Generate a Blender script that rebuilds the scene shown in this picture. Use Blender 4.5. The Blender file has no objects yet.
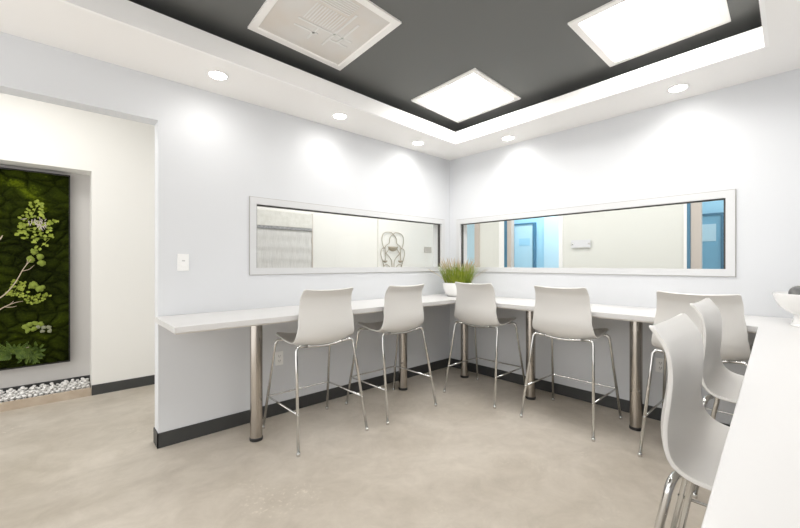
import bpy, bmesh, math, random
from mathutils import Vector, Matrix, noise

S = bpy.context.scene
C = S.collection
PI = math.pi

# ---------------------------------------------------------------- camera, world, light, exposure
cam_data = bpy.data.cameras.new('camera')
cam_data.sensor_width = 36.0
cam_data.lens = 374.46 / 800 * 36.0
cam_data.clip_start = 0.02
cam = bpy.data.objects.new('camera', cam_data)
C.objects.link(cam)
cam.location = (0, 0, 1.3)
cam.rotation_euler = (PI / 2, 0, math.radians(47.594 - 90))
S.camera = cam

S.view_settings.view_transform = 'Standard'
S.view_settings.look = 'None'
S.view_settings.gamma = 1.0
S.view_settings.use_curve_mapping = False
S.view_settings.exposure = 0.08

world = bpy.data.worlds.new('world')
S.world = world
world.use_nodes = True
bg = world.node_tree.nodes['Background']
bg.inputs[0].default_value = (1.0, 0.985, 0.965, 1)
bg.inputs[1].default_value = 1.8

PANEL_STRENGTH = 14.0
LENS_STRENGTH = 25.0
SPOT_POWER = 7.5


def area(name, loc, sx, sy, power, color=(1, 1, 1)):
    l = bpy.data.lights.new(name, 'AREA')
    l.shape = 'RECTANGLE'; l.size = sx; l.size_y = sy
    l.energy = power; l.color = color
    o = bpy.data.objects.new(name, l); C.objects.link(o)
    o.location = loc
    return o


area('hallway_fill', (-0.35, 3.95, 2.9), 1.2, 0.6, 12, (1, 0.985, 0.95))  # unseen area lights added to brighten the hallway
area('hallway_fill', (3.2, 3.95, 2.9), 2.4, 0.6, 28, (1, 0.99, 0.96))
area('corridor_fill', (4.75, 1.9, 2.9), 0.6, 3.0, 29, (1, 0.99, 0.96))  # added out of view to brighten the corridor past the right window
area('alcove_fill', (6.3, 3.0, 2.9), 0.5, 1.6, 31, (0.95, 0.98, 1))  # unseen pair added to light the blue alcoves
area('alcove_fill', (6.3, 0.6, 2.9), 0.5, 0.8, 8, (0.95, 0.98, 1))


# ---------------------------------------------------------------- materials
def mat(name, color, rough=0.5, metal=0.0, spec=0.5, bump=None, mottle=None, coat=0.0):
    m = bpy.data.materials.new(name)
    m.use_nodes = True
    nt = m.node_tree
    p = nt.nodes['Principled BSDF']
    p.inputs['Base Color'].default_value = (*color, 1)
    p.inputs['Roughness'].default_value = rough
    p.inputs['Metallic'].default_value = metal
    p.inputs['Specular IOR Level'].default_value = spec
    p.inputs['Coat Weight'].default_value = coat
    tc = nt.nodes.new('ShaderNodeTexCoord')
    if mottle:                                   # (scale, second colour, detail)
        n = nt.nodes.new('ShaderNodeTexNoise')
        n.inputs['Scale'].default_value = mottle[0]
        n.inputs['Detail'].default_value = mottle[2]
        nt.links.new(tc.outputs['Object'], n.inputs['Vector'])
        r = nt.nodes.new('ShaderNodeValToRGB')
        r.color_ramp.elements[0].position = 0.35
        r.color_ramp.elements[1].position = 0.68
        r.color_ramp.elements[0].color = (*color, 1)
        r.color_ramp.elements[1].color = (*mottle[1], 1)
        nt.links.new(n.outputs['Fac'], r.inputs['Fac'])
        nt.links.new(r.outputs['Color'], p.inputs['Base Color'])
    if bump:                                     # (scale, strength)
        n2 = nt.nodes.new('ShaderNodeTexNoise')
        n2.inputs['Scale'].default_value = bump[0]
        n2.inputs['Detail'].default_value = 4
        nt.links.new(tc.outputs['Object'], n2.inputs['Vector'])
        b = nt.nodes.new('ShaderNodeBump')
        b.inputs['Strength'].default_value = bump[1]
        b.inputs['Distance'].default_value = 0.01
        nt.links.new(n2.outputs['Fac'], b.inputs['Height'])
        nt.links.new(b.outputs['Normal'], p.inputs['Normal'])
    return m


def emis(name, color, strength):
    m = bpy.data.materials.new(name)
    m.use_nodes = True
    nt = m.node_tree
    nt.nodes.clear()
    o = nt.nodes.new('ShaderNodeOutputMaterial')
    e = nt.nodes.new('ShaderNodeEmission')
    e.inputs[0].default_value = (*color, 1)
    e.inputs[1].default_value = strength
    nt.links.new(e.outputs[0], o.inputs[0])
    return m


def glass_mat(name, tint):
    m = bpy.data.materials.new(name)
    m.use_nodes = True
    nt = m.node_tree
    nt.nodes.clear()
    o = nt.nodes.new('ShaderNodeOutputMaterial')
    t = nt.nodes.new('ShaderNodeBsdfTransparent')
    t.inputs[0].default_value = (*tint, 1)
    g = nt.nodes.new('ShaderNodeBsdfGlossy')
    g.inputs['Roughness'].default_value = 0.0
    f = nt.nodes.new('ShaderNodeFresnel')
    f.inputs[0].default_value = 1.33
    x = nt.nodes.new('ShaderNodeMixShader')
    geo = nt.nodes.new('ShaderNodeNewGeometry')   # only the entry face mirrors; the exit face of the thin pane lets light out
    inv = nt.nodes.new('ShaderNodeMath'); inv.operation = 'SUBTRACT'; inv.inputs[0].default_value = 1.0
    nt.links.new(geo.outputs['Backfacing'], inv.inputs[1])
    mu = nt.nodes.new('ShaderNodeMath'); mu.operation = 'MULTIPLY'
    nt.links.new(f.outputs[0], mu.inputs[0]); nt.links.new(inv.outputs[0], mu.inputs[1])
    nt.links.new(mu.outputs[0], x.inputs[0])
    nt.links.new(t.outputs[0], x.inputs[1])
    nt.links.new(g.outputs[0], x.inputs[2])
    nt.links.new(x.outputs[0], o.inputs[0])
    return m


def floor_mat():
    m = mat('polished_concrete', (0.42, 0.37, 0.31), 0.3, spec=0.35)
    nt = m.node_tree
    p = nt.nodes['Principled BSDF']
    tc = nt.nodes.new('ShaderNodeTexCoord')

    def nz(scale, detail, dist, rough=0.6):
        n = nt.nodes.new('ShaderNodeTexNoise')
        n.inputs['Scale'].default_value = scale
        n.inputs['Detail'].default_value = detail
        n.inputs['Distortion'].default_value = dist
        n.inputs['Roughness'].default_value = rough
        nt.links.new(tc.outputs['Object'], n.inputs['Vector'])
        return n

    def ramp(src, a, b, ca, cb):
        r = nt.nodes.new('ShaderNodeValToRGB')
        r.color_ramp.elements[0].position = a
        r.color_ramp.elements[1].position = b
        r.color_ramp.elements[0].color = (*ca, 1)
        r.color_ramp.elements[1].color = (*cb, 1)
        nt.links.new(src.outputs['Fac'], r.inputs['Fac'])
        return r

    def mix(kind, fac, a, b):
        x = nt.nodes.new('ShaderNodeMix')
        x.data_type = 'RGBA'
        x.blend_type = kind
        if isinstance(fac, float):
            x.inputs[0].default_value = fac
        else:
            nt.links.new(fac, x.inputs[0])
        nt.links.new(a, x.inputs[6]); 
        if isinstance(b, tuple):
            x.inputs[7].default_value = (*b, 1)
        else:
            nt.links.new(b, x.inputs[7])
        return x.outputs[2]
    base = ramp(nz(0.9, 6, 0.8), 0.3, 0.72, (0.46, 0.41, 0.34), (0.70, 0.645, 0.57))
    mid = ramp(nz(5.0, 6, 0.5, 0.7), 0.3, 0.7, (0.74, 0.725, 0.70), (1.0, 1.0, 1.0))
    c = mix('MULTIPLY', 0.75, base.outputs[0], mid.outputs[0])
    # pale flecked scuffs gathered in loose patches
    patch = ramp(nz(1.6, 2, 0.2), 0.56, 0.70, (0, 0, 0), (1, 1, 1))
    fleck = ramp(nz(38, 3, 0.3), 0.56, 0.66, (0, 0, 0), (1, 1, 1))
    mm = mix('MULTIPLY', 1.0, patch.outputs[0], fleck.outputs[0])
    sep = nt.nodes.new('ShaderNodeMath'); sep.operation = 'MULTIPLY'
    sep.inputs[1].default_value = 0.45
    nt.links.new(mm, sep.inputs[0])
    c = mix('MIX', sep.outputs[0], c, (0.78, 0.72, 0.62))
    nt.links.new(c, p.inputs['Base Color'])
    rr = nt.nodes.new('ShaderNodeMapRange')
    rr.inputs[3].default_value = 0.22; rr.inputs[4].default_value = 0.42
    nt.links.new(nz(3, 4, 0.2).outputs['Fac'], rr.inputs[0])
    nt.links.new(rr.outputs[0], p.inputs['Roughness'])
    return m


def moss_mat():
    m = mat('moss', (0.02, 0.035, 0.003), 0.95, spec=0.1)
    nt = m.node_tree
    p = nt.nodes['Principled BSDF']
    a = nt.nodes.new('ShaderNodeAttribute'); a.attribute_name = 'mossy'
    tc = nt.nodes.new('ShaderNodeTexCoord')
    n = nt.nodes.new('ShaderNodeTexNoise'); n.inputs['Scale'].default_value = 60
    n.inputs['Detail'].default_value = 5
    nt.links.new(tc.outputs['Object'], n.inputs['Vector'])
    ad = nt.nodes.new('ShaderNodeMath'); ad.operation = 'MULTIPLY_ADD'
    ad.inputs[1].default_value = 0.35; 
    nt.links.new(n.outputs['Fac'], ad.inputs[0])
    nt.links.new(a.outputs['Fac'], ad.inputs[2])
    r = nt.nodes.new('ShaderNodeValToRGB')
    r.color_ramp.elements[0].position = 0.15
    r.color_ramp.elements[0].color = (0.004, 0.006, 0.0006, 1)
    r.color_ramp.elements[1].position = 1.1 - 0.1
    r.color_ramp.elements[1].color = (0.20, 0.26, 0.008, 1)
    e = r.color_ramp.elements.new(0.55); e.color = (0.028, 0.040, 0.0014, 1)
    nt.links.new(ad.outputs[0], r.inputs['Fac'])
    nt.links.new(r.outputs[0], p.inputs['Base Color'])
    return m


M = {}
M['wall'] = mat('cool_white_paint', (0.675, 0.688, 0.708), 0.55, spec=0.3, bump=(180, 0.03))
M['hall'] = mat('cream_paint', (0.83, 0.82, 0.785), 0.6, spec=0.25, bump=(180, 0.03))
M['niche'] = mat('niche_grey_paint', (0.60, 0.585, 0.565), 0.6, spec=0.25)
M['soffit'] = mat('soffit_white_paint', (0.88, 0.865, 0.845), 0.6, spec=0.2)
M['fascia'] = mat('fascia_white_paint', (0.92, 0.91, 0.895), 0.55, spec=0.2)
M['ceil'] = mat('charcoal_ceiling_paint', (0.160, 0.163, 0.156), 0.7, spec=0.2)
M['base'] = mat('charcoal_rubber_base', (0.052, 0.053, 0.052), 0.45, spec=0.4)
M['floor'] = floor_mat()
M['frame'] = mat('white_window_frame', (0.64, 0.645, 0.65), 0.35)
M['frame_shadow'] = mat('painted_frame_shadow', (0.40, 0.385, 0.36), 0.7)  # tone stands in for the thin shade round the window frames
M['gasket'] = mat('dark_gasket', (0.05, 0.047, 0.043), 0.5)
M['glass'] = glass_mat('clear_glass', (0.98, 0.985, 0.985))
M['top'] = mat('white_laminate', (0.66, 0.65, 0.64), 0.28, spec=0.45)
M['substrate'] = mat('pale_substrate', (0.62, 0.59, 0.55), 0.6)
M['steel'] = mat('brushed_steel', (0.46, 0.425, 0.385), 0.2, metal=1.0, bump=(60, 0.02))
M['chrome'] = mat('chrome', (0.67, 0.67, 0.66), 0.12, metal=1.0)
M['black'] = mat('black_rubber', (0.02, 0.02, 0.02), 0.5)
M['shell'] = mat('white_moulded_plastic', (0.67, 0.655, 0.63), 0.38, spec=0.4)
M['plastic'] = mat('white_switch_plastic', (0.86, 0.86, 0.85), 0.35)
M['slot'] = mat('dark_slot', (0.12, 0.11, 0.10), 0.6)
M['shadowgap'] = mat('grey_slot', (0.55, 0.55, 0.55), 0.5)
M['trimring'] = mat('white_lamp_trim', (0.85, 0.845, 0.83), 0.4)
M['panel_frame'] = mat('cream_lamp_frame', (0.92, 0.90, 0.87), 0.4)
M['lit'] = emis('lit_diffuser', (1, 0.985, 0.96), PANEL_STRENGTH)
M['lens'] = emis('lit_lens', (1, 0.975, 0.93), LENS_STRENGTH)
M['unlit'] = mat('unlit_diffuser', (0.70, 0.685, 0.66), 0.3, mottle=(3.2, (0.68, 0.625, 0.56), 2))
M['reflection'] = mat('painted_reflection', (0.78, 0.77, 0.745), 0.4)  # paler tone for the reflection painted on the unlit diffuser
M['ceramic'] = mat('white_ceramic', (0.87, 0.865, 0.85), 0.22, coat=0.3)
M['soil'] = mat('soil', (0.05, 0.035, 0.02), 0.9)
M['blade'] = mat('grass_green', (0.17, 0.245, 0.012), 0.55, mottle=(14, (0.32, 0.38, 0.03), 2))
M['straw'] = mat('straw_seed_head', (0.50, 0.40, 0.27), 0.7)
M['pebble'] = mat('white_pebble', (0.82, 0.80, 0.77), 0.6, mottle=(25, (0.90, 0.89, 0.87), 3), bump=(50, 0.2))
M['board'] = mat('oak_board', (0.46, 0.37, 0.28), 0.55, mottle=(9, (0.54, 0.455, 0.36), 5))
M['moss'] = moss_mat()
M['mossframe'] = mat('black_panel_frame', (0.012, 0.011, 0.010), 0.5)
M['leaf'] = mat('lime_leaf', (0.19, 0.25, 0.015), 0.6, mottle=(30, (0.36, 0.42, 0.05), 2))
M['fern'] = mat('fern_leaf', (0.045, 0.085, 0.006), 0.6, mottle=(30, (0.11, 0.17, 0.015), 2))
M['lichen'] = mat('green_lichen', (0.22, 0.28, 0.04), 0.9, bump=(90, 0.8))
M['lichen_grey'] = mat('grey_lichen', (0.28, 0.29, 0.19), 0.9, bump=(90, 0.8))
M['twig'] = mat('bleached_twig', (0.46, 0.36, 0.25), 0.8, mottle=(20, (0.58, 0.50, 0.40), 3))
M['petal'] = mat('dry_white_strand', (0.62, 0.56, 0.50), 0.8)
M['linen'] = mat('woven_linen', (0.60, 0.59, 0.57), 0.9, mottle=(70, (0.70, 0.69, 0.67), 3))
_nt = M['linen'].node_tree
_mp = _nt.nodes.new('ShaderNodeMapping'); _mp.inputs['Scale'].default_value = (1.6, 1, 0.12)
_tc = [n for n in _nt.nodes if n.type == 'TEX_COORD'][0]
_nz = [n for n in _nt.nodes if n.type == 'TEX_NOISE'][0]
_nt.links.new(_tc.outputs['Object'], _mp.inputs['Vector']); _nt.links.new(_mp.outputs[0], _nz.inputs['Vector'])
M['linen_top'] = mat('pale_linen_valance', (0.76, 0.75, 0.71), 0.9, mottle=(18, (0.68, 0.67, 0.62), 3))
M['cord_band'] = mat('grey_band', (0.24, 0.24, 0.25), 0.9, mottle=(50, (0.42, 0.42, 0.42), 4))
M['wire'] = mat('bronze_wire', (0.42, 0.37, 0.29), 0.5, metal=0.2)
M['plaque'] = mat('grey_plaque', (0.52, 0.49, 0.45), 0.5)
M['acrylic'] = mat('frosted_acrylic', (0.74, 0.74, 0.76), 0.25)
M['cream2'] = mat('corridor_cream_paint', (0.76, 0.76, 0.715), 0.6, spec=0.25)
M['blue'] = mat('sky_blue_paint', (0.40, 0.70, 0.88), 0.5)
M['bluepale'] = mat('pale_blue_paint', (0.58, 0.80, 0.92), 0.5)
M['bluedark'] = mat('deep_blue_edge', (0.06, 0.19, 0.30), 0.5)
M['bluedoor'] = mat('blue_door_paint', (0.56, 0.80, 0.92), 0.4)
M['bluedoor2'] = mat('steel_blue_door_paint', (0.22, 0.48, 0.66), 0.4)
M['post'] = mat('beige_post_paint', (0.56, 0.50, 0.45), 0.55)
M['ball'] = mat('dark_grey_ball', (0.06, 0.06, 0.06), 0.35, mottle=(9, (0.30, 0.30, 0.29), 3))


# ---------------------------------------------------------------- mesh helpers
def obj(name, verts, faces, m, parent=None, smooth=False, loc=None):
    me = bpy.data.meshes.new(name)
    me.from_pydata([tuple(v) for v in verts], [], faces)
    bm = bmesh.new(); bm.from_mesh(me)
    bmesh.ops.recalc_face_normals(bm, faces=bm.faces[:])
    bm.to_mesh(me); bm.free()
    me.materials.append(m)
    if smooth:
        me.polygons.foreach_set('use_smooth', [True] * len(me.polygons))
    o = bpy.data.objects.new(name, me)
    C.objects.link(o)
    if parent:
        o.parent = parent
    if loc:
        o.location = loc
    return o


def bevel(o, w, seg=2):
    b = o.modifiers.new('bevel', 'BEVEL')
    b.width = w; b.segments = seg; b.limit_method = 'ANGLE'; b.angle_limit = math.radians(40)
    b.harden_normals = False
    return o


class MB:
    """collects shapes that become ONE mesh"""
    def __init__(s):
        s.v = []; s.f = []

    def add(s, v, f):
        n = len(s.v)
        s.v += [tuple(p) for p in v]
        s.f += [tuple(i + n for i in q) for q in f]
        return s

    def box(s, a, b):
        (x0, y0, z0), (x1, y1, z1) = a, b
        v = [(x0, y0, z0), (x1, y0, z0), (x1, y1, z0), (x0, y1, z0), (x0, y0, z1), (x1, y0, z1), (x1, y1, z1), (x0, y1, z1)]
        return s.add(v, [(3, 2, 1, 0), (4, 5, 6, 7), (0, 1, 5, 4), (1, 2, 6, 5), (2, 3, 7, 6), (3, 0, 4, 7)])

    def prism(s, poly, z0, z1):
        n = len(poly)
        v = [(x, y, z0) for x, y in poly] + [(x, y, z1) for x, y in poly]
        f = [tuple(range(n))[::-1], tuple(range(n, 2 * n))]
        f += [(i, (i + 1) % n, n + (i + 1) % n, n + i) for i in range(n)]
        return s.add(v, f)

    def tube(s, pts, r, n=10, cap=True):
        pts = [Vector(p) for p in pts]
        rs = r if isinstance(r, (list, tuple)) else [r] * len(pts)
        v = []; f = []
        t0 = (pts[1] - pts[0]).normalized()
        u = t0.orthogonal().normalized()
        for i, p in enumerate(pts):
            t = (pts[min(i + 1, len(pts) - 1)] - pts[max(i - 1, 0)]).normalized()
            u = (u - t * u.dot(t))
            u = u.normalized() if u.length > 1e-6 else t.orthogonal().normalized()
            w = t.cross(u)
            for k in range(n):
                a = 2 * PI * k / n
                v.append(p + (u * math.cos(a) + w * math.sin(a)) * rs[i])
        for i in range(len(pts) - 1):
            for k in range(n):
                f.append((i * n + k, i * n + (k + 1) % n, (i + 1) * n + (k + 1) % n, (i + 1) * n + k))
        if cap:
            f.append(tuple(range(n))[::-1])
            f.append(tuple(range((len(pts) - 1) * n, len(pts) * n)))
        return s.add(v, f)

    def lathe(s, prof, c=(0, 0, 0), n=32, sx=1.0, sy=1.0):
        v = []; f = []
        for r, z in prof:
            for k in range(n):
                a = 2 * PI * k / n
                v.append((c[0] + r * sx * math.cos(a), c[1] + r * sy * math.sin(a), c[2] + z))
        for i in range(len(prof) - 1):
            for k in range(n):
                f.append((i * n + k, i * n + (k + 1) % n, (i + 1) * n + (k + 1) % n, (i + 1) * n + k))
        f.append(tuple(range(n))[::-1])
        f.append(tuple(range((len(prof) - 1) * n, len(prof) * n)))
        return s.add(v, f)

    def blob(s, c, r, squash=(1, 1, 1), seed=0, amp=0.25, seg=8, rings=6):
        v = []; f = []
        c = Vector(c)
        for i in range(rings + 1):
            th = PI * i / rings
            for k in range(seg):
                ph = 2 * PI * k / seg
                d = Vector((math.sin(th) * math.cos(ph), math.sin(th) * math.sin(ph), math.cos(th)))
                q = r * (1 + amp * noise.noise(d * 1.6 + Vector((seed * 3.7, seed * 1.3, 0))))
                v.append(c + Vector((d.x * squash[0], d.y * squash[1], d.z * squash[2])) * q)
        for i in range(rings):
            for k in range(seg):
                f.append((i * seg + k, (i + 1) * seg + k, (i + 1) * seg + (k + 1) % seg, i * seg + (k + 1) % seg))
        n0 = len(s.v)
        s.add(v, f)
        return s

    def build(s, name, m, parent=None, smooth=False, loc=None):
        return obj(name, s.v, s.f, m, parent, smooth, loc)


def smooth_by_angle(o, deg=35):
    me = o.data
    me.polygons.foreach_set('use_smooth', [True] * len(me.polygons))
    bm = bmesh.new(); bm.from_mesh(me)
    bmesh.ops.remove_doubles(bm, verts=bm.verts[:], dist=1e-6)
    for e in bm.edges:
        if len(e.link_faces) == 2 and e.calc_face_angle(0) > math.radians(deg):
            e.smooth = False
    bm.to_mesh(me); bm.free()
    return o


def empty(name, loc=(0, 0, 0), rz=0):
    o = bpy.data.objects.new(name, None)
    C.objects.link(o)
    o.empty_display_size = 0.1
    o.location = loc
    o.rotation_euler = (0, 0, rz)
    return o


def tag(o, label, cat, group=None, kind=None):
    o['label'] = label
    o['category'] = cat
    if group:
        o['group'] = group
    if kind:
        o['kind'] = kind
    return o


def struct(o):
    o['kind'] = 'structure'
    return o


def copy_tree(o, parent=None):
    c = o.copy()
    C.objects.link(c)
    if parent:
        c.parent = parent
    for ch in list(o.children):
        copy_tree(ch, c)
    return c


def bez(pts, n=8):
    """Catmull-Rom through points"""
    P = [Vector(p) for p in pts]
    P = [P[0] * 2 - P[1]] + P + [P[-1] * 2 - P[-2]]
    out = []
    for i in range(1, len(P) - 2):
        for k in range(n):
            t = k / n
            a, b, c, d = P[i - 1:i + 3]
            out.append(0.5 * ((2 * b) + (c - a) * t + (2 * a - 5 * b + 4 * c - d) * t * t + (3 * b - a - 3 * c + d) * t ** 3))
    out.append(P[-2])
    return out


def fillet(pts, rad, n=6):
    """polyline with rounded corners"""
    P = [Vector(p) for p in pts]
    out = [P[0]]
    for i in range(1, len(P) - 1):
        a = (P[i - 1] - P[i]); b = (P[i + 1] - P[i])
        r = min(rad, a.length * 0.45, b.length * 0.45)
        s = P[i] + a.normalized() * r; e = P[i] + b.normalized() * r
        for k in range(n + 1):
            t = k / n
            out.append(s * (1 - t) ** 2 + P[i] * 2 * t * (1 - t) + e * t * t)
    out.append(P[-1])
    return out


# ---------------------------------------------------------------- the setting
YW, XW = 3.10, 3.69          # room faces of the left and right walls
SOF = 2.62                   # soffit height
WT = 0.13
struct(MB().box((-1.6, -1.6, -0.1), (7.2, 5.4, 0)).build('floor', M['floor']))

w = MB()                      # left wall with doorway at its left end and the long window
w.box((-1.6, YW, 2.313), (0.522, YW + WT, 3.0))
w.box((0.522, YW, 0), (1.16, YW + WT, 3.0))
w.box((3.58, YW, 0), (XW + WT, YW + WT, 3.0))
w.box((1.16, YW, 0), (3.58, YW + WT, 1.212))
w.box((1.16, YW, 1.852), (3.58, YW + WT, 3.0))
struct(w.build('wall_left', M['wall']))
w = MB()
w.box((XW, -0.70, 0), (XW + WT, 0.371, 3.0))
w.box((XW, 2.981, 0), (XW + WT, YW, 3.0))
w.box((XW, 0.371, 0), (XW + WT, 2.981, 1.208))
w.box((XW, 0.371, 1.849), (XW + WT, 2.981, 3.0))
struct(w.build('wall_right', M['wall']))
struct(MB().box((-0.4, -0.70, 0), (XW, -0.55, 3.0)).build('wall_near', M['wall']))

# raised tray in the ceiling: soffit ring, fascia, charcoal ceiling floating above it
A = (3.226, 2.628); B = (3.169, 0.186); Dp = (-0.75, 0.10); E_ = (-0.75, 2.494)
ring_in = [A, B, Dp, E_]
ring_out = [(XW + 0.02, YW + 0.02), (XW + 0.02, -0.56), (-1.2, -0.56), (-1.2, YW + 0.02)]
cx_, cy_ = 1.2, 1.35


def grow(p, d):
    q = Vector((p[0] - cx_, p[1] - cy_))
    return (p[0] + (d if q.x > 0 else -d), p[1] + (d if q.y > 0 else -d))


ring_mid = [grow(p, 0.01) for p in ring_in]
v = [(x, y, SOF) for x, y in ring_out] + [(x, y, SOF) for x, y in ring_mid]
v += [(x, y, SOF + 0.03) for x, y in ring_out] + [(x, y, SOF + 0.03) for x, y in ring_mid]
f = []
for i in range(4):
    j = (i + 1) % 4
    f += [(i, j, 4 + j, 4 + i), (8 + i, 12 + i, 12 + j, 8 + j), (i, 8 + i, 8 + j, j), (4 + i, 4 + j, 12 + j, 12 + i)]
struct(obj('ceiling_soffit', v, f, M['soffit']))
r2 = [grow(p, 0.02) for p in ring_in]
v = [(x, y, SOF - 0.001) for x, y in ring_in] + [(x, y, 2.75) for x, y in ring_in]
v += [(x, y, SOF - 0.001) for x, y in r2] + [(x, y, 2.75) for x, y in r2]
f = []
for i in range(4):
    j = (i + 1) % 4
    f += [(i, j, 4 + j, 4 + i), (8 + i, 12 + i, 12 + j, 8 + j), (4 + i, 4 + j, 12 + j, 12 + i), (i, 8 + i, 8 + j, j)]
struct(obj('trim_1', v, f, M['fascia']))
struct(MB().box((-1.2, -0.56, 2.85), (XW, YW, 2.9)).build('ceiling', M['ceil']))

# baseboards
BH = 0.105
b = MB()
b.box((0.515, YW - 0.007, 0), (XW, YW, BH))
b.box((0.515, YW - 0.007, 0), (0.522, YW + WT + 0.007, BH))
b.box((0.515, YW + WT, 0), (XW + WT, YW + WT + 0.007, BH))
struct(b.build('baseboard_left', M['base']))
struct(MB().box((XW - 0.007, -0.55, 0), (XW, YW - 0.007, BH)).build('baseboard_right', M['base']))

# hallway behind the doorway: cream wall with a niche
YH = 4.79; NB = 5.05
w = MB()
w.box((0.245, YH, 0), (3.87, YH + 0.4, 3.0))
w.box((3.87, YH - 0.03, 0), (7.0, YH + 0.4, 3.0))
w.box((-1.6, YH, 2.218), (0.245, YH + 0.4, 3.0))
w.box((-1.6, YH, 0), (-1.15, YH + 0.4, 2.218))
struct(w.build('wall_hallway', M['hall']))
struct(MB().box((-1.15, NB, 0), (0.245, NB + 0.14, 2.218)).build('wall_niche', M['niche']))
struct(MB().box((0.2455, YH - 0.007, 0), (3.87, YH, 0.10)).build('baseboard_hallway', M['base']))
struct(MB().box((-1.15, NB - 0.007, 0), (0.245, NB, 0.147)).build('baseboard_niche', M['base']))
struct(MB().box((-1.6, YW + WT, 3.0), (7.2, 5.3, 3.1)).box((XW + WT, -1.5, 3.0), (7.2, YW + WT, 3.1)).build('ceiling_hallway', M['soffit']))

# corridor past the right window: cream wall, blue alcoves behind the gaps
XC = 5.6
w = MB()
w.box((XC, 1.03, 0), (XC + 0.12, 2.502, 3.0))
w.box((XC, 3.535, 0), (XC + 0.12, 4.0, 3.0))
w.box((XC, -1.5, 0), (XC + 0.12, 0.30, 3.0))
struct(w.build('wall_corridor', M['cream2']))
struct(MB().box((6.8, -1.5, 0), (6.95, 3.22, 3.0)).build('wall_alcove', M['blue']))
struct(MB().box((6.8, 3.22, 0), (6.95, 4.76, 3.0)).build('wall_alcove_far', M['blue']))
struct(MB().box((6.3, 1.9, 0), (6.8, 2.0, 3.0)).build('wall_alcove_side', M['bluepale']))
struct(MB().box((6.78, 2.2, 0), (6.80, 3.39, 3.0)).build('wall_alcove_panel', M['bluepale']))
struct(MB().box((5.90, 4.12, 0), (5.94, 4.76, 3.0)).build('wall_alcove_end', M['bluepale']))
# trims and posts of the openings
struct(MB().box((XC - 0.015, 2.502, 0), (XC + 0.135, 2.56, 3.0)).build('trim_2', M['fascia']))
struct(MB().box((XC - 0.015, 3.50, 0), (XC + 0.135, 3.60, 3.0)).build('trim_3', M['fascia']))
struct(MB().box((XC + 0.0, 3.375, 0), (XC + 0.10, 3.45, 3.0)).build('trim_4', M['post']))
struct(MB().box((XC - 0.01, 3.45, 0), (XC + 0.13, 3.50, 3.0)).build('trim_5', M['bluedark']))
struct(MB().box((XC - 0.015, 4.0, 0), (XC + 0.135, 4.11, 3.0)).build('trim_6', M['post']))
struct(MB().box((XC - 0.015, 1.0, 0), (XC + 0.135, 1.03, 3.0)).build('trim_7', M['fascia']))
struct(MB().box((XC - 0.01, 0.967, 0), (XC + 0.13, 1.0, 3.0)).build('trim_8', M['bluedark']))
struct(MB().box((XC, 0.87, 0), (XC + 0.10, 0.965, 3.0)).build('trim_9', M['post']))


def door(name, x, y0, y1, z1, leaf, extra=None):
    d = struct(empty(name, (x, (y0 + y1) / 2, 0)))
    cy = (y0 + y1) / 2
    a, b_ = y0 - cy, y1 - cy
    bevel(MB().box((-0.045, a, 0.005), (-0.005, b_, z1)).build('door_leaf', leaf, d), 0.003)
    fr = MB()
    fr.box((-0.06, a - 0.05, 0), (-0.001, a, z1 + 0.0))
    fr.box((-0.06, a - 0.05, z1), (-0.001, b_ + 0.02, z1 + 0.03))
    fr.build('door_frame', M['bluedark'], d)
    h = MB().tube([(-0.045, b_ - 0.08, 1.0), (-0.09, b_ - 0.08, 1.0), (-0.09, b_ - 0.2, 1.0)], 0.011)
    h.build('door_handle', M['chrome'], d, True)
    if extra:
        extra(d, a, b_)
    return d


def rail(d, a, b_):
    MB().box((-0.05, a + 0.06, 1.66), (-0.044, b_ - 0.10, 1.80)).build('door_panel', M['blue'], d)


def lite(d, a, b_):
    MB().box((-0.05, a + 0.05, 1.62), (-0.044, b_ - 0.02, 1.86)).build('door_window', M['bluepale'], d)


door('door_1', 6.8, 3.60, 3.99, 2.07, M['bluedoor'], rail)
door('door_2', 6.8, 0.83, 1.10, 1.98, M['bluedoor2'], lite)


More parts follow.
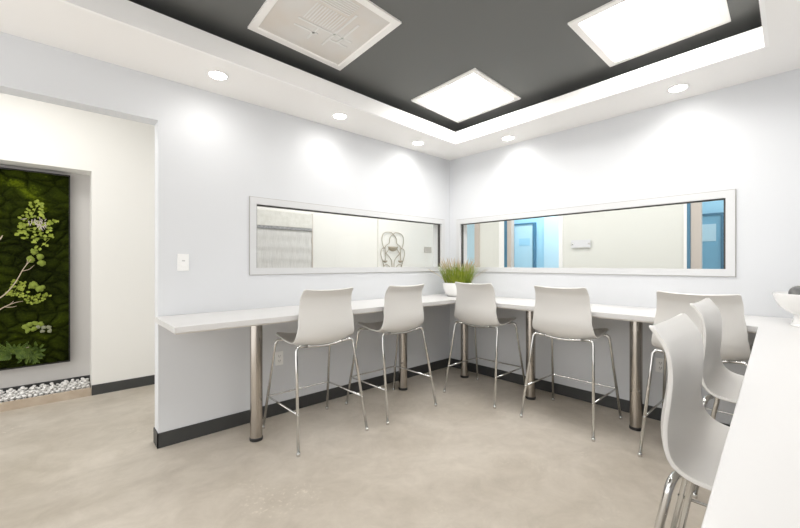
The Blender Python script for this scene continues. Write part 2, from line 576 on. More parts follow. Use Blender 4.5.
# windows
def window(name, axis, fixed, a0, a1, z0, z1):
    """axis 'x': wall normal along y (left wall); axis 'y': wall normal along x"""
    t = struct(empty(name, (((a0 + a1) / 2), fixed, z0) if axis == 'x' else (fixed, (a0 + a1) / 2, z0)))
    L = (a1 - a0) / 2
    Hh = z1 - z0

    def put(mb, n, m, bv=None):
        if axis == 'y':
            mb.v = [(y, x, z) for x, y, z in mb.v]
        o = mb.build(n, m, t)
        if bv:
            bevel(o, bv)
        return o
    fw = 0.054
    fr = MB()
    y0, y1 = -0.012, 0.016                       # proud of the wall, then back to the glass
    fr.box((-L, y0, 0), (L, y1, fw)).box((-L, y0, Hh - fw), (L, y1, Hh))
    fr.box((-L, y0, fw), (-L + fw, y1, Hh - fw)).box((L - fw, y0, fw), (L, y1, Hh - fw))
    put(fr, 'window_frame', M['frame'])
    ed = MB()                                     # grey strip painted in as the shadow line round the frame
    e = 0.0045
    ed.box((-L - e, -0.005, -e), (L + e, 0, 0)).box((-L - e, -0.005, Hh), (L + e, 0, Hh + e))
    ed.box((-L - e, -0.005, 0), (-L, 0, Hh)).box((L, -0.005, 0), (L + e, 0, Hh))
    put(ed, 'shadow_line', M['frame_shadow'])
    gk = MB()
    g = 0.026
    gk.box((-L + fw - 0.004, y1, Hh - fw - 0.009), (L - fw + 0.004, 0.045, Hh - fw + 0.004))
    gk.box((-L + fw - 0.004, y1, fw), (-L + fw + g - 0.012, 0.045, Hh - fw - 0.009))
    gk.box((L - fw - g + 0.012, y1, fw), (L - fw + 0.004, 0.045, Hh - fw - 0.009))
    put(gk, 'gasket', M['gasket'])
    ln = MB()                                     # white liner through the wall
    ln.box((-L + 0.001, y1, 0.001), (L - 0.001, WT + 0.01, fw - 0.004)).box((-L + 0.001, 0.045, Hh - fw + 0.004), (L - 0.001, WT + 0.01, Hh - 0.001))
    ln.box((-L + 0.001, 0.045, fw), (-L + fw - 0.004, WT + 0.01, Hh - fw)).box((L - fw + 0.004, 0.045, fw), (L - 0.001, WT + 0.01, Hh - fw))
    put(ln, 'window_sill', M['frame'])
    put(MB().box((-L + fw, 0.027, fw - 0.002), (L - fw, 0.034, Hh - fw)), 'pane', M['glass'])


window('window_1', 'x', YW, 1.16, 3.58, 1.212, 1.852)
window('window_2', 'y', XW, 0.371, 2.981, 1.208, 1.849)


# ---------------------------------------------------------------- ceiling lights
def ceiling_panel(quad, label, lit):
    z = 2.85
    c = Vector((sum(p[0] for p in quad) / 4, sum(p[1] for p in quad) / 4, z))
    t = empty('ceiling_light', c)
    q = [Vector((p[0], p[1], z)) - c for p in quad]

    def inset(d):
        return [p - Vector((math.copysign(d, p.x), math.copysign(d, p.y), 0)) for p in q]
    i1 = inset(0.045); i2 = inset(0.055)
    dz = Vector((0, 0, -0.012))
    vv = q + [p + dz for p in q] + [p + dz for p in i1] + i2
    ff = []
    for i in range(4):
        j = (i + 1) % 4
        ff += [(i, j, 4 + j, 4 + i), (4 + i, 4 + j, 8 + j, 8 + i), (8 + i, 8 + j, 12 + j, 12 + i)]
    obj('light_frame', vv, ff, M['panel_frame'], t)
    p3 = inset(0.047)
    dd = Vector((0, 0, -0.004))
    vv = [p + dd for p in p3] + [p + dd * 0.2 for p in p3]
    obj('diffuser', vv, [(0, 1, 2, 3), (7, 6, 5, 4)] + [(i, (i + 1) % 4, 4 + (i + 1) % 4, 4 + i) for i in range(4)], M['lit'] if lit else M['unlit'], t)
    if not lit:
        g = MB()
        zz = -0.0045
        for k in range(12):                       # pale strips imitating a reflection on the diffuser
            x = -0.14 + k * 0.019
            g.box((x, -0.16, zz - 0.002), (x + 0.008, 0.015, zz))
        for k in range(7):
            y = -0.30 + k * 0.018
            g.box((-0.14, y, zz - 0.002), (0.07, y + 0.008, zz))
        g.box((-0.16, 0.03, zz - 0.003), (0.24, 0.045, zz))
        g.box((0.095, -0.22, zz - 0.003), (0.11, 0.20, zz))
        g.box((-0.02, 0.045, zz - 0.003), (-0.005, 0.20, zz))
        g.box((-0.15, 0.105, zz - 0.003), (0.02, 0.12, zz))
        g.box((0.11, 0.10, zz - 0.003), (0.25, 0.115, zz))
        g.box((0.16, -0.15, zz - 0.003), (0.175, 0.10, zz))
        g.build('reflection_strips', M['reflection'], t)
    tag(t, label, 'ceiling light', 'square panel lights in the charcoal ceiling')
    return t


ceiling_panel([(2.459, 2.538), (2.431, 1.784), (3.186, 1.817), (3.217, 2.586)],
              'lit square ceiling panel deepest in the room, in the corner of the charcoal ceiling', True)
ceiling_panel([(2.417, 1.050), (2.392, 0.316), (3.153, 0.338), (3.186, 1.054)],
              'lit square ceiling panel at the right, largest of the glowing ones', True)
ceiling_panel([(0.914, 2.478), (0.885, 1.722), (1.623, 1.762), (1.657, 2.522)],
              'unlit square ceiling panel with a painted grid-like reflection on its diffuser', False)
ceiling_panel([(0.88, 1.03), (0.86, 0.29), (1.60, 0.31), (1.62, 1.04)],  # out of view, added as one more light source
              'unseen lit ceiling panel nearest the camera, added to light the room', True)


def downlight(x, y, label):
    t = empty('downlight', (x, y, SOF))
    prof = [(0.054, -0.0005), (0.066, -0.0005), (0.066, -0.005), (0.057, -0.007), (0.055, -0.003)]
    MB().lathe(prof, n=28).build('trim_ring', M['trimring'], t, True)
    MB().lathe([(0.001, -0.004), (0.0545, -0.004), (0.0545, -0.008), (0.04, -0.010), (0.001, -0.011)], n=24).build('lens', M['lens'], t, True)
    l = bpy.data.lights.new('downlight_beam', 'SPOT')
    l.energy = SPOT_POWER
    l.spot_size = math.radians(172); l.spot_blend = 1.0
    l.shadow_soft_size = 0.05
    l.color = (1, 0.975, 0.94)
    o = bpy.data.objects.new('downlight_beam', l)
    C.objects.link(o); o.parent = t; o.location = (0, 0, -0.03)
    tag(t, label, 'downlight', 'round downlights in the white soffit')


downlight(0.824, 2.784, 'round downlight above the light switch and doorway end of left wall')
downlight(1.853, 2.821, 'round downlight over the middle of the left window')
downlight(2.893, 2.877, 'round downlight in left soffit arm, nearest the room corner')
downlight(3.473, 2.129, 'round downlight in right soffit arm, nearest the room corner')
downlight(3.428, 0.666, 'round downlight over the right end of the right window')
downlight(1.15, -0.20, 'unseen added downlight over the near counter, closer to the camera')  # unseen pair added to brighten the fronts of the near stools
downlight(2.30, -0.20, 'unseen added downlight over the near counter, farther from the camera')

# ---------------------------------------------------------------- bar counter
ZT = 0.93
t = empty('bar_counter', (0, 0, 0))
poly = [(0.50, YW - 0.002), (0.50, 2.50), (3.065, 2.50), (3.065, 0.207), (-0.35, 0.060), (-0.35, -0.548), (XW - 0.002, -0.548), (XW - 0.002, YW - 0.002)]
bevel(MB().prism(poly, ZT - 0.036, ZT).build('worktop', M['top'], t), 0.003)
poly2 = [(0.512, YW - 0.002), (0.512, 2.512), (3.077, 2.512), (3.077, 0.192), (-0.34, 0.045), (-0.34, -0.548), (XW - 0.002, -0.548), (XW - 0.002, YW - 0.002)]
MB().prism(poly2, ZT - 0.046, ZT - 0.036).build('underlay', M['substrate'], t)


def post(x, y):
    p = smooth_by_angle(MB().lathe([(0.044, 0.022), (0.044, ZT - 0.046)], n=36).build('post', M['steel'], t, loc=(x, y, 0)))
    smooth_by_angle(MB().lathe([(0.046, 0), (0.047, 0.004), (0.047, 0.02), (0.044, 0.024)], n=36).build('base_ring', M['black'], p))


for x, y in ((1.085, 2.768), (2.645, 2.85), (3.452, 2.68), (3.375, 1.822), (3.365, 0.925), (1.9, -0.2)):
    post(x, y)
tag(t, 'white bar counter on round steel posts running along the walls around the room', 'counter')

# ---------------------------------------------------------------- bar stools
PROF = [(-0.226, 1.120), (-0.214, 1.106), (-0.203, 1.090), (-0.186, 1.065), (-0.177, 1.03), (-0.173, 0.985), (-0.174, 0.94),
        (-0.178, 0.89), (-0.182, 0.85), (-0.181, 0.815), (-0.174, 0.778), (-0.157, 0.750), (-0.122, 0.732), (-0.075, 0.726),
        (-0.02, 0.728), (0.05, 0.735), (0.12, 0.744), (0.18, 0.751), (0.22, 0.753), (0.245, 0.751), (0.258, 0.745)]


def shell_mesh():
    P = bez([(0, y, z) for y, z in PROF], 3)
    # finer rows at both ends for the rounded corners
    s = [0.0]
    for i in range(1, len(P)):
        s.append(s[-1] + (P[i] - P[i - 1]).length)
    Ltot = s[-1]

    def at(d):
        d = min(max(d, 0), Ltot)
        for i in range(1, len(s)):
            if s[i] >= d:
                tt = (d - s[i - 1]) / max(s[i] - s[i - 1], 1e-9)
                return P[i - 1].lerp(P[i], tt)
        return P[-1].copy()
    ds = [0, 0.002, 0.005, 0.010, 0.016, 0.024]
    d = 0.024
    while d < Ltot - 0.09:
        d += 0.018
        ds.append(d)
    ds += [Ltot - x for x in (0.075, 0.06, 0.045, 0.032, 0.021, 0.012, 0.005, 0.0)]
    ds = sorted(set(ds))
    nu = 20
    vv = []; ff = []

    def halfw(d):
        k = d / Ltot
        pts = [(0, 0.212), (0.15, 0.220), (0.33, 0.236), (0.47, 0.252), (0.65, 0.246), (0.85, 0.236), (1.0, 0.222)]
        for (a, wa), (b_, wb) in zip(pts, pts[1:]):
            if k <= b_:
                q = (k - a) / (b_ - a)
                q = q * q * (3 - 2 * q)
                W = wa + (wb - wa) * q
                break
        for e, r in ((d, 0.016), (Ltot - d, 0.07)):
            if e < r:
                W -= r - math.sqrt(max(r * r - (r - e) ** 2, 0))
        return W
    for d in ds:
        p = at(d); tg = (at(d + 0.004) - at(d - 0.004)).normalized()
        nrm = Vector((0, tg.z, -tg.y))             # towards the outside (back / underside)
        if nrm.y > 0 and nrm.z > 0:
            nrm = -nrm
        k = d / Ltot
        dish = 0.040 * min(1, 0.45 + 1.4 * k) * (1.0 if k < 0.75 else max(0.6, 1 - (k - 0.75) * 2))
        W = halfw(d)
        for i in range(nu + 1):
            u = -1 + 2 * i / nu
            u = math.sin(u * PI / 2) * 0.35 + u * 0.65
            vv.append(p + nrm * dish * (1 - abs(u) ** 2.2) + Vector((W * u, 0, 0)))
    n1 = nu + 1
    for r in range(len(ds) - 1):
        for i in range(nu):
            ff.append((r * n1 + i, r * n1 + i + 1, (r + 1) * n1 + i + 1, (r + 1) * n1 + i))
    return vv, ff


def make_stool():
    root = empty('bar_stool')
    vv, ff = shell_mesh()
    sh = obj('seat_shell', vv, ff, M['shell'], root, True)
    so = sh.modifiers.new('solidify', 'SOLIDIFY'); so.thickness = 0.011; so.offset = 0
    bv = sh.modifiers.new('rim', 'BEVEL'); bv.width = 0.0035; bv.segments = 2; bv.limit_method = 'ANGLE'; bv.angle_limit = math.radians(60)
    R = 0.0105
    KZ = 0.714
    for sx in (-1, 1):
        for sy in (-1, 1):
            foot = Vector((sx * 0.290, sy * 0.293, 0.012))
            knee = Vector((sx * 0.243, sy * 0.168, KZ))
            inner = Vector((sx * 0.150, sy * 0.160, KZ - 0.011))
            path = fillet([foot, knee, inner], 0.06, 8)
            lg = MB().tube(path, R, 12).build('leg', M['chrome'], root, True)
            MB().lathe([(0.0125, 0), (0.0135, 0.003), (0.013, 0.02), (0.0108, 0.024)], (foot.x, foot.y, 0), 14).build('foot_cap', M['chrome'], lg, True)
    for sy in (-1, 1):
        pts = bez([(-0.150, sy * 0.160, KZ - 0.011), (-0.08, sy * 0.160, KZ - 0.021), (0, sy * 0.160, KZ - 0.025), (0.08, sy * 0.160, KZ - 0.021), (0.150, sy * 0.160, KZ - 0.011)], 5)
        MB().tube(pts, R, 12).build('seat_support', M['chrome'], root, True)
    zf = 0.262
    k = (zf - 0.012) / (KZ - 0.012)
    fx = 0.290 + (0.243 - 0.290) * k; fy = 0.293 + (0.168 - 0.293) * k
    path = fillet([(-fx, -fy - 0.012, zf), (-fx, fy, zf), (fx, fy, zf), (fx, -fy - 0.012, zf)], 0.012, 4)
    MB().tube(path, 0.0065, 10).build('footrest', M['chrome'], root, True)
    return root


GR = 'white shell bar stools drawn up to the bar counter'
stool = make_stool()
spots = [
    (1.490, 2.625, 0.0, 'white bar stool nearest the doorway, with the wall outlet behind its legs'),
    (2.262, 2.600, 0.0, 'white bar stool second from the doorway, below the left window'),
    (3.19, 2.215, -PI / 2 + 0.03, 'white bar stool nearest the room corner, beside the potted grass'),
    (3.195, 1.362, -PI / 2, 'white bar stool at the centre of the counter below the right window'),
    (3.195, 0.485, -PI / 2, 'white bar stool at right end of the counter below right window, behind two others'),
    (1.48, 0.088, PI, 'white bar stool closest to the camera, side on at the near counter'),
    (2.33, 0.140, PI, 'white bar stool second along the near counter, behind the closest one'),
]
for i, (x, y, rz, lab) in enumerate(spots):
    o = stool if i == 0 else copy_tree(stool)
    o.location = (x, y, 0)
    o.rotation_euler = (0, 0, rz)
    tag(o, lab, 'bar stool', GR)

# ---------------------------------------------------------------- switch and outlets
t = empty('light_switch', (0.677, YW, 1.312))
bevel(MB().box((-0.038, -0.007, -0.062), (0.038, 0, 0.062)).build('cover_plate', M['plastic'], t), 0.004)
bevel(MB().box((-0.019, -0.010, -0.036), (0.019, -0.0065, 0.036)).build('switch_surround', M['plastic'], t), 0.0015)
v = [(-0.015, -0.010, -0.030), (0.015, -0.010, -0.030), (0.015, -0.010, 0.028), (-0.015, -0.010, 0.028),
     (-0.015, -0.017, -0.030), (0.015, -0.017, -0.030), (0.015, -0.0115, 0.028), (-0.015, -0.0115, 0.028)]
bevel(obj('rocker', v, [(0, 1, 2, 3), (4, 5, 6, 7), (0, 1, 5, 4), (1, 2, 6, 5), (2, 3, 7, 6), (3, 0, 4, 7)], M['plastic'], t), 0.001)
MB().box((-0.010, -0.0135, 0.006), (0.010, -0.0115, 0.016)).build('indicator', M['shadowgap'], t)
tag(t, 'white rocker light switch on the left wall beside the doorway', 'light switch')


def outlet(loc, rz, label):
    t = empty('wall_outlet', loc, rz)
    bevel(MB().box((-0.036, -0.006, -0.059), (0.036, 0, 0.059)).build('cover_plate', M['plastic'], t), 0.003)
    for s in (-1, 1):
        so = bevel(MB().box((-0.017, -0.009, s * 0.021 - 0.015), (0.017, -0.0055, s * 0.021 + 0.015)).build('socket', M['plastic'], t), 0.004)
        MB().box((-0.009, -0.0096, s * 0.021 - 0.004), (-0.006, -0.0088, s * 0.021 + 0.008)).box((0.006, -0.0096, s * 0.021 - 0.004), (0.009, -0.0088, s * 0.021 + 0.008)).box((-0.003, -0.0096, s * 0.021 - 0.011), (0.003, -0.0088, s * 0.021 - 0.006)).build('slots', M['slot'], so)
    tag(t, label, 'outlet', 'wall outlets below the counter')


outlet((1.413, YW, 0.484), 0, 'white wall outlet under the left counter behind the first stool')
outlet((3.69, 0.835, 0.46), -PI / 2, 'white wall outlet under the right counter beside the last steel post')

# ---------------------------------------------------------------- potted grass in the corner
random.seed(4)
t = empty('potted_grass', (3.40, 2.735, ZT))
prof = [(0.095, 0.0), (0.118, 0.004), (0.148, 0.040), (0.170, 0.105), (0.176, 0.155), (0.170, 0.157), (0.161, 0.110), (0.15, 0.08)]
smooth_by_angle(MB().lathe(prof, n=44).build('pot', M['ceramic'], t), 50)
MB().lathe([(0.163, 0.118), (0.162, 0.130), (0.08, 0.140), (0.01, 0.142)], n=28).build('soil', M['soil'], t, True)
g = MB(); sd = MB()


def blade(mb, b0, az, ln, lean, wd, droop):
    d = Vector((math.cos(az), math.sin(az), 0)); side = Vector((-d.y, d.x, 0))
    nn = 5
    vv = []
    for k in range(nn + 1):
        q = k / nn
        p = b0 + d * (lean * ln * q + droop * q * q * ln) + Vector((0, 0, ln * (q - 0.25 * droop * q * q)))
        ww = wd * (1 - q ** 2) + 0.0004
        vv += [p - side * ww, p + side * ww, p + d * ww * 0.5]
    ff = []
    for k in range(nn):
        a = k * 3
        ff += [(a, a + 2, a + 5, a + 3), (a + 2, a + 1, a + 4, a + 5), (a + 1, a, a + 3, a + 4)]
    mb.add(vv, ff)
    return Vector(vv[-2])


for k in range(620):
    az = random.uniform(0, 2 * PI); rr = 0.14 * math.sqrt(random.random())
    b0 = Vector((rr * math.cos(az), rr * math.sin(az), 0.125))
    ln = random.uniform(0.13, 0.28)
    blade(g, b0, az + random.uniform(-0.7, 0.7), ln, random.uniform(0.02, 0.22) + rr * 1.5, random.uniform(0.002, 0.0042), random.uniform(0, 0.3))
for k in range(75):
    az = random.uniform(0, 2 * PI); rr = 0.12 * math.sqrt(random.random())
    b0 = Vector((rr * math.cos(az), rr * math.sin(az), 0.125))
    ln = random.uniform(0.24, 0.33)
    d = Vector((math.cos(az), math.sin(az), 0))
    le = random.uniform(0.05, 0.3) + rr * 1.7
    p1 = b0 + d * le * ln * 0.6 + Vector((0, 0, ln * 0.62)); p2 = b0 + d * le * ln + Vector((0, 0, ln))
    sd.tube([b0, p1, (p1 + p2) / 2, p2], [0.0009, 0.001, 0.0035, 0.0008], 5)
for az in (2.3, 2.6, -0.95, -0.6):
    d = Vector((math.cos(az), math.sin(az), 0))
    sd.tube(bez([d * 0.1 + Vector((0, 0, 0.1)), d * 0.2 + Vector((0, 0, 0.22)), d * 0.34 + Vector((0, 0, 0.31))], 4), 0.0012, 5)
g.build('grass_blades', M['blade'], t)
sd.build('seed_heads', M['straw'], t)
tag(t, 'white ceramic pot of green ornamental grass in the corner of the counter', 'potted plant')

# ---------------------------------------------------------------- pedestal bowl at the right edge
t = empty('pedestal_bowl', (3.30, -0.045, ZT))
prof = [(0.128, 0.0), (0.130, 0.004), (0.120, 0.012), (0.112, 0.045), (0.114, 0.066), (0.142, 0.083), (0.174, 0.112), (0.196, 0.150), (0.207, 0.192), (0.203, 0.194), (0.188, 0.165), (0.155, 0.135), (0.10, 0.105), (0.02, 0.098)]
smooth_by_angle(MB().lathe(prof, n=56).build('bowl', M['ceramic'], t), 50)
tag(t, 'white pedestal bowl holding dark balls on the counter at the right', 'bowl')
for k, (dx, dy, r, lab) in enumerate([(-0.035, 0.088, 0.047, 'dark grey decorative ball at the left in the white pedestal bowl'),
                                     (0.045, 0.035, 0.050, 'dark grey decorative ball in the middle of the white pedestal bowl'),
                                     (-0.05, -0.045, 0.05, 'dark grey decorative ball at the near side of the white pedestal bowl')]):
    rr = math.hypot(dx, dy)
    zb = 0.110 + max(0, rr - 0.06) * 0.9 + r + 0.006
    o = MB().lathe([(max(0.0005, r * math.sin(PI * i / 14)), -r * math.cos(PI * i / 14)) for i in range(15)], n=20).build('decorative_ball', M['ball'], None, True, (3.30 + dx, -0.045 + dy, ZT + zb))
    tag(o, lab, 'ball', 'decorative balls in the pedestal bowl')

# ---------------------------------------------------------------- moss panel in the hallway niche
random.seed(11)
X0, X1, Z0, Z1 = -1.02, 0.090, 0.330, 2.182
YF = 4.965                                        # face of the frame
t = empty('moss_panel', (0, 5.0, Z0))
off = Vector((0, -5.0, -Z0))


def pv(x, y, z):
    return Vector((x, y, z)) + off


fr = MB()
ft = 0.010
for a, b_ in (((X0, YF, Z0), (X1, NB - 0.001, Z0 + ft)), ((X0, YF, Z1 - ft), (X1, NB - 0.001, Z1)),
              ((X0, YF, Z0 + ft), (X0 + ft, NB - 0.001, Z1 - ft)), ((X1 - ft, YF, Z0 + ft), (X1, NB - 0.001, Z1 - ft))):
    fr.box(pv(*a), pv(*b_))
fr.box(pv(X0 + ft, NB - 0.03, Z0 + ft), pv(X1 - ft, NB - 0.001, Z1 - ft))
fr.build('panel_frame', M['mossframe'], t)

nx, nz = 150, 250
vv = []; hh = []
for j in range(nz + 1):
    for i in range(nx + 1):
        x = X0 + ft + (X1 - X0 - 2 * ft) * i / nx
        z = Z0 + ft + (Z1 - Z0 - 2 * ft) * j / nz
        wv = Vector((x * 7.5 + 0.35 * noise.noise(Vector((x * 9, z * 9, 1))), z * 11 + 0.45 * noise.noise(Vector((x * 8, z * 8, 5))), 0.3))
        d, _ = noise.voronoi(wv)
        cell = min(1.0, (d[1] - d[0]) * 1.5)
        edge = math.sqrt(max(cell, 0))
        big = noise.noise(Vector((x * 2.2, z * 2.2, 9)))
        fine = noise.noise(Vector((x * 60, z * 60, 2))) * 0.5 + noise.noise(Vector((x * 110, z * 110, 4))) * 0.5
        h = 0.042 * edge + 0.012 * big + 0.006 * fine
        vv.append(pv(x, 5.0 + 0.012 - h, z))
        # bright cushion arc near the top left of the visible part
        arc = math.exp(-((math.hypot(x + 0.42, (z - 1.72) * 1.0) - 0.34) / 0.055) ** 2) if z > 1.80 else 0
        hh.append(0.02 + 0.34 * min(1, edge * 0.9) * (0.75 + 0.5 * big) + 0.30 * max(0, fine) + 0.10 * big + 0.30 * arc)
ff = [(j * (nx + 1) + i, j * (nx + 1) + i + 1, (j + 1) * (nx + 1) + i + 1, (j + 1) * (nx + 1) + i) for j in range(nz) for i in range(nx)]
ms = obj('moss_bed', vv, ff, M['moss'], t, True)
at_ = ms.data.attributes.new('mossy', 'FLOAT', 'POINT')
at_.data.foreach_set('value', hh)


def leaflet(mb, p, az, ln, wd):
    """small pointed leaf lying out from the moss; az in the panel's plane"""
    d = Vector((math.cos(az), random.uniform(-0.5, -0.1), math.sin(az))).normalized()
    s = Vector((-math.sin(az), 0, math.cos(az)))
    n = Vector((0, -1, 0)) * ln * 0.12
    q = [p, p + d * ln * 0.35 + s * wd + n, p + d * ln * 0.75 + s * wd * 0.75 + n, p + d * ln, p + d * ln * 0.75 - s * wd * 0.75 + n, p + d * ln * 0.35 - s * wd + n, p + d * ln * 0.5 + n * 0.1]
    back = [r + Vector((0, 0.0015, 0)) for r in q]
    k = len(mb.v)
    f1 = [(0, 1, 6), (1, 2, 6), (2, 3, 6), (3, 4, 6), (4, 5, 6), (5, 0, 6)]
    f2 = [tuple(i + 7 for i in reversed(x)) for x in f1]
    rim = [(i, (i + 1) % 6, (i + 1) % 6 + 7, i + 7) for i in range(6)]
    mb.add(q + back, f1 + f2 + rim)


def sprig(name, spots_, leaf, m, label=None, ln=0.027):
    mb = MB()
    for (x, z, r, n) in spots_:
        for k in range(n):
            a = random.uniform(0, 2 * PI); q = r * math.sqrt(random.random())
            p = pv(x + q * math.cos(a), 4.955 + random.uniform(-0.015, 0.012), z + q * math.sin(a))
            leaflet(mb, p, a + random.uniform(-0.8, 0.8), ln * random.uniform(0.7, 1.3), ln * leaf)
    cs = [pv(x, 4.968, z) for x, z, _r, _n in spots_]
    for a_, b_ in zip(cs, cs[1:]):                # the stems that carry the leaves
        mb.tube([a_, (a_ + b_) / 2 + Vector((0.006, -0.008, 0.004)), b_], 0.0022, 5)
    o = mb.build(name, m, t)
    if label:
        o['label'] = label
    return o


sprig('leafy_sprig', [(-0.155, 1.865, 0.035, 16), (-0.165, 1.80, 0.045, 20), (-0.22, 1.70, 0.05, 16), (-0.10, 1.70, 0.06, 20), (-0.03, 1.70, 0.022, 7),
                      (-0.26, 1.605, 0.03, 8), (-0.21, 1.615, 0.04, 12), (-0.10, 1.60, 0.045, 14), (-0.19, 1.545, 0.04, 12), (-0.06, 1.545, 0.025, 6), (-0.12, 1.47, 0.04, 7)], 0.42, M['leaf'],
      'lime green leafy sprig')
sprig('leafy_sprig', [(-0.27, 1.115, 0.04, 18), (-0.30, 1.04, 0.04, 16), (-0.25, 1.03, 0.03, 10), (-0.23, 1.09, 0.03, 10)], 0.42, M['leaf'], 'lime green leafy sprig', 0.024)
sprig('leafy_sprig', [(-0.19, 0.96, 0.03, 14), (-0.14, 0.97, 0.035, 16), (-0.08, 0.985, 0.02, 8)], 0.36, M['leaf'], 'lime green leafy sprig', 0.026)
strands = MB()
for k in range(34):
    a = random.uniform(0, 2 * PI); cx, cz = random.choice([(-0.21, 1.70), (-0.12, 1.66), (-0.15, 1.70), (-0.11, 1.70)])
    p = pv(cx + random.uniform(-0.03, 0.03), 4.945, cz + random.uniform(-0.03, 0.03))
    d = Vector((math.cos(a), -0.3, math.sin(a))) * random.uniform(0.02, 0.045)
    strands.tube([p, p + d * 0.5 + Vector((0, -0.006, 0)), p + d], [0.003, 0.003, 0.001], 5)
strands.build('dry_strands', M['petal'], t)


def lichen(spots_, m, r0, label):
    mb = MB()
    for k, (x, z) in enumerate(spots_):
        for j in range(6):
            a = random.uniform(0, 2 * PI); q = r0 * 0.55 * (j > 0)
            mb.blob(pv(x + q * math.cos(a), 4.962, z + q * math.sin(a)), r0 * (0.75 if j else 1.0) * random.uniform(0.8, 1.1), (1, 0.7, 1), random.random() * 50, 0.5, 10, 8)
    o = mb.build('lichen_clump', m, t, True)
    o['label'] = label


lichen([(-0.165, 1.415), (-0.19, 1.345), (-0.125, 1.365), (-0.115, 1.305)], M['lichen'], 0.024, 'round yellow green lichen clump')
lichen([(-0.17, 1.10), (-0.125, 1.065)], M['lichen'], 0.027, 'round yellow green lichen clump')
lichen([(-0.225, 0.71), (-0.195, 0.73), (-0.16, 0.735), (-0.17, 0.685), (-0.21, 0.675), (-0.12, 0.725)], M['lichen'], 0.019, 'olive green lichen clump')
lichen([(-0.14, 0.70), (-0.10, 0.69), (-0.065, 0.69), (-0.06, 0.655), (-0.11, 0.655)], M['lichen_grey'], 0.015, 'grey lichen clump')


def twig(paths):
    mb = MB()
    for pts, r in paths:
        c = bez([pv(x, y, z) for x, y, z in pts], 5)
        mb.tube(c, [r * 0.72 * (1 - 0.7 * i / (len(c) - 1)) for i in range(len(c))], 7)
    mb.build('twig', M['twig'], t, True)


twig([([(-0.56, 4.95, 0.86), (-0.45, 4.94, 0.95), (-0.36, 4.935, 1.02), (-0.29, 4.93, 1.13), (-0.235, 4.93, 1.26), (-0.185, 4.93, 1.345)], 0.010),
      ([(-0.245, 4.93, 1.235), (-0.20, 4.925, 1.25), (-0.165, 4.925, 1.29)], 0.005),
      ([(-0.235, 4.93, 1.26), (-0.215, 4.925, 1.30), (-0.21, 4.925, 1.345)], 0.005)])
twig([([(-0.52, 4.95, 0.78), (-0.42, 4.94, 0.86), (-0.36, 4.935, 0.91), (-0.29, 4.93, 0.945), (-0.24, 4.93, 0.955)], 0.008),
      ([(-0.36, 4.935, 0.91), (-0.31, 4.93, 0.905), (-0.28, 4.93, 0.915)], 0.005),
      ([(-0.33, 4.93, 0.925), (-0.30, 4.925, 0.96)], 0.004)])
twig([([(-0.54, 4.95, 1.36), (-0.46, 4.935, 1.44), (-0.39, 4.93, 1.52), (-0.37, 4.93, 1.56)], 0.014)])
twig([([(-0.55, 4.95, 0.52), (-0.44, 4.93, 0.50), (-0.36, 4.925, 0.475), (-0.27, 4.925, 0.50), (-0.20, 4.925, 0.525)], 0.013)])
fm = MB()
for k in range(13):                               # fern fronds at the panel's foot
    a = -0.2 + 3.5 * k / 12
    ln = random.uniform(0.12, 0.19)
    for j in range(9):
        q = (j + 1) / 9
        base = pv(-0.30 + math.cos(a) * ln * q, 4.94 - 0.03 * math.sin(q * PI), 0.46 + math.sin(a) * ln * q * 0.8)
        for s in (-1, 1):
            leaflet(fm, base, a + s * 0.9, 0.04 * (1.15 - q), 0.009)
fm.build('fern_fronds', M['fern'], t)
sprig('leafy_sprig', [(-0.20, 0.46, 0.05, 36), (-0.16, 0.48, 0.045, 26), (-0.22, 0.425, 0.03, 16), (-0.17, 0.43, 0.04, 22)], 0.22, M['fern'], 'feathery green sprig', 0.045)
tag(t, 'tall black framed moss panel with lichen and twigs in the hallway niche', 'wall art')

# ---------------------------------------------------------------- pebbles and the board that holds them
o = bevel(MB().box((-1.15, 4.792, 0), (0.244, 4.815, 0.078)).build('edging_board', M['board']), 0.002)
tag(o, 'pale wooden board edging the pebbles along the hallway floor', 'edging board')
random.seed(23)
protos = []
for k in range(7):
    mb = MB().blob((0, 0, 0), 0.0165, (1.15, 0.9, 0.72), k + 1, 0.35, 12, 8)
    me = mb.build('pebble', M['pebble'], None, True)
    protos.append(me)
n = 0
spots_ = []
for r in range(6):
    for c in range(18):
        x = -0.435 + c * 0.0375 + (r % 2) * 0.018
        y = 4.837 + r * 0.0365
        if x < 0.227:
            spots_.append((x + random.uniform(-0.002, 0.002), y + random.uniform(-0.002, 0.002), 0.055 + 0.007 * r))
for r in range(5):
    for c in range(18):
        x = -0.416 + c * 0.0375 + (r % 2) * 0.018
        y = 4.856 + r * 0.0365
        if x < 0.227:
            spots_.append((x + random.uniform(-0.002, 0.002), y + random.uniform(-0.002, 0.002), 0.082 + 0.007 * r + random.uniform(0, 0.009)))
for r in range(4):
    for c in range(9):
        x = -0.40 + c * 0.074 + random.uniform(-0.016, 0.016)
        y = 4.885 + r * 0.039
        if x < 0.22 and random.random() < 0.55 + 0.5 * (c / 8):
            spots_.append((x, y, 0.114 + 0.006 * r))
for x, y, z in spots_:
    p = protos[n] if n < len(protos) else protos[n % 7].copy()
    if n >= len(protos):
        C.objects.link(p)
    p.location = (x, y, z)
    p.rotation_euler = (random.uniform(-0.6, 0.6), random.uniform(-0.6, 0.6), random.uniform(0, 6.28))
    s = random.uniform(0.84, 1.04)
    p.scale = (s, s, s)
    tag(p, 'white pebble among many behind the wooden board below the moss panel', 'pebble', 'white pebbles below the moss panel')
    n += 1

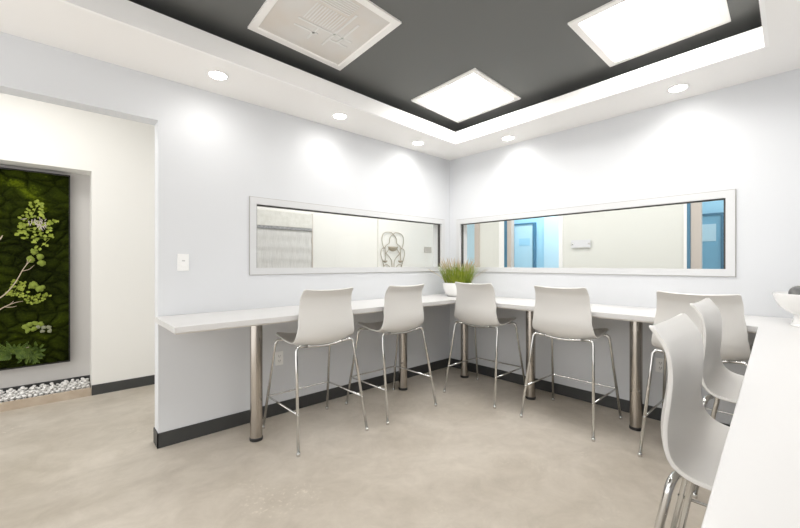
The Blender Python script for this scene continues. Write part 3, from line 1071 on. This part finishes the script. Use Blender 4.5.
# ---------------------------------------------------------------- seen through the left window
t = empty('roman_shade', (2.15, YH, 0))
xa, xb = -0.62, 0.508
vv = []; ff = []
for j in range(31):
    z = 0.95 + (1.80 - 0.95) * j / 30
    for i in range(41):
        x = xa + (xb - xa) * i / 40
        vv.append((x, -0.022 + 0.003 * math.sin(z * 40) + 0.002 * math.sin(x * 50), z))
for j in range(30):
    for i in range(40):
        ff.append((j * 41 + i, j * 41 + i + 1, (j + 1) * 41 + i + 1, (j + 1) * 41 + i))
sh = obj('shade_cloth', vv, ff, M['linen'], t, True)
so = sh.modifiers.new('solidify', 'SOLIDIFY'); so.thickness = 0.003
bevel(MB().box((xa, -0.045, 1.80), (xb, -0.001, 2.002)).build('valance', M['linen_top'], t), 0.006)
bevel(MB().box((xa, -0.042, 1.762), (xb, -0.010, 1.805)).build('banding', M['cord_band'], t), 0.006)
MB().box((xb + 0.001, -0.03, 0.95), (xb + 0.016, -0.001, 2.01)).build('side_channel', M['post'], t)
MB().tube([(xa, -0.022, 0.95), (xb, -0.022, 0.95)], 0.010).build('bottom_bar', M['linen_top'], t, True)
tag(t, 'pale linen shade with grey band on the wall beyond the left window', 'window shade')

t = empty('wire_wall_sculpture', (4.17, YH - 0.032, 1.611))
SCX, SCZ = 0.00235, 0.00177


def sp(u, v_, d=0.0):
    return (((u - 213) * SCX), -0.012 - d, (250 - v_) * SCZ)


mir = lambda pts: [(426 - u, v_) for u, v_ in pts]
curves = [
    [(215, 142), (190, 126), (150, 128), (120, 150), (110, 190), (115, 240), (128, 272), (143, 285)],
    [(213, 142), (195, 160), (180, 190), (178, 225), (165, 240), (148, 252), (136, 275)],
    [(104, 292), (100, 335), (108, 370), (122, 420), (130, 465), (140, 560)],
    [(140, 290), (141, 330), (140, 390)],
    [(146, 325), (170, 350), (195, 385), (203, 430), (205, 560)],
    [(130, 440), (150, 430), (175, 445), (185, 470)],
    [(104, 292), (115, 280), (136, 275)],
    [(180, 262), (165, 300), (146, 325)],
]
wm = MB()
for c in curves:
    for q in (c, mir(c)):
        wm.tube(bez([sp(u, v_, 0.006) for u, v_ in q], 6), 0.0062, 7)
wm.tube([sp(140, 560, 0.006), sp(286, 560, 0.006)], 0.0085, 7)
wm.build('wire_frame', M['wire'], t, True)


def halfdish(name, u, v_, wd, dp):
    mb = MB()
    vv = []; ff = []
    n1, n2 = 14, 7
    for j in range(n2 + 1):
        ph = PI / 2 * j / n2
        for i in range(n1 + 1):
            a = PI * i / n1
            x = math.cos(a) * math.cos(ph) * wd; y = -math.sin(a) * math.cos(ph) * wd * 0.6; z = -math.sin(ph) * dp
            vv.append(Vector(sp(u, v_)) + Vector((x, y, z)))
    for j in range(n2):
        for i in range(n1):
            ff.append((j * (n1 + 1) + i, j * (n1 + 1) + i + 1, (j + 1) * (n1 + 1) + i + 1, (j + 1) * (n1 + 1) + i))
    o = obj(name, vv, ff, M['wire'], t, True)
    s_ = o.modifiers.new('solidify', 'SOLIDIFY'); s_.thickness = 0.004


halfdish('dish', 213, 262, 0.105, 0.078)
halfdish('cup', 141, 392, 0.05, 0.038)
halfdish('cup', 285, 392, 0.05, 0.038)
tag(t, 'bronze wire wall sculpture of loops and small dishes beyond the left window', 'wall sculpture')

o = bevel(MB().box((4.94, YH - 0.042, 1.51), (5.13, YH - 0.031, 1.615)).build('wall_plaque', M['plaque']), 0.003)
tag(o, 'small grey plaque on the wall right of the wire sculpture', 'plaque')

# seen through the right window
t = empty('wall_sign', (XC, 2.235, 1.592))
bevel(MB().box((-0.028, -0.135, -0.055), (-0.020, 0.135, 0.055)).build('sign_plate', M['acrylic'], t), 0.002)
for s in (-1, 1):
    MB().tube([(0, s * 0.115, 0), (-0.034, s * 0.115, 0)], 0.011, 14).build('standoff', M['chrome'], t, True)
tag(t, 'blank frosted sign plate on two standoffs beyond the right window', 'sign')
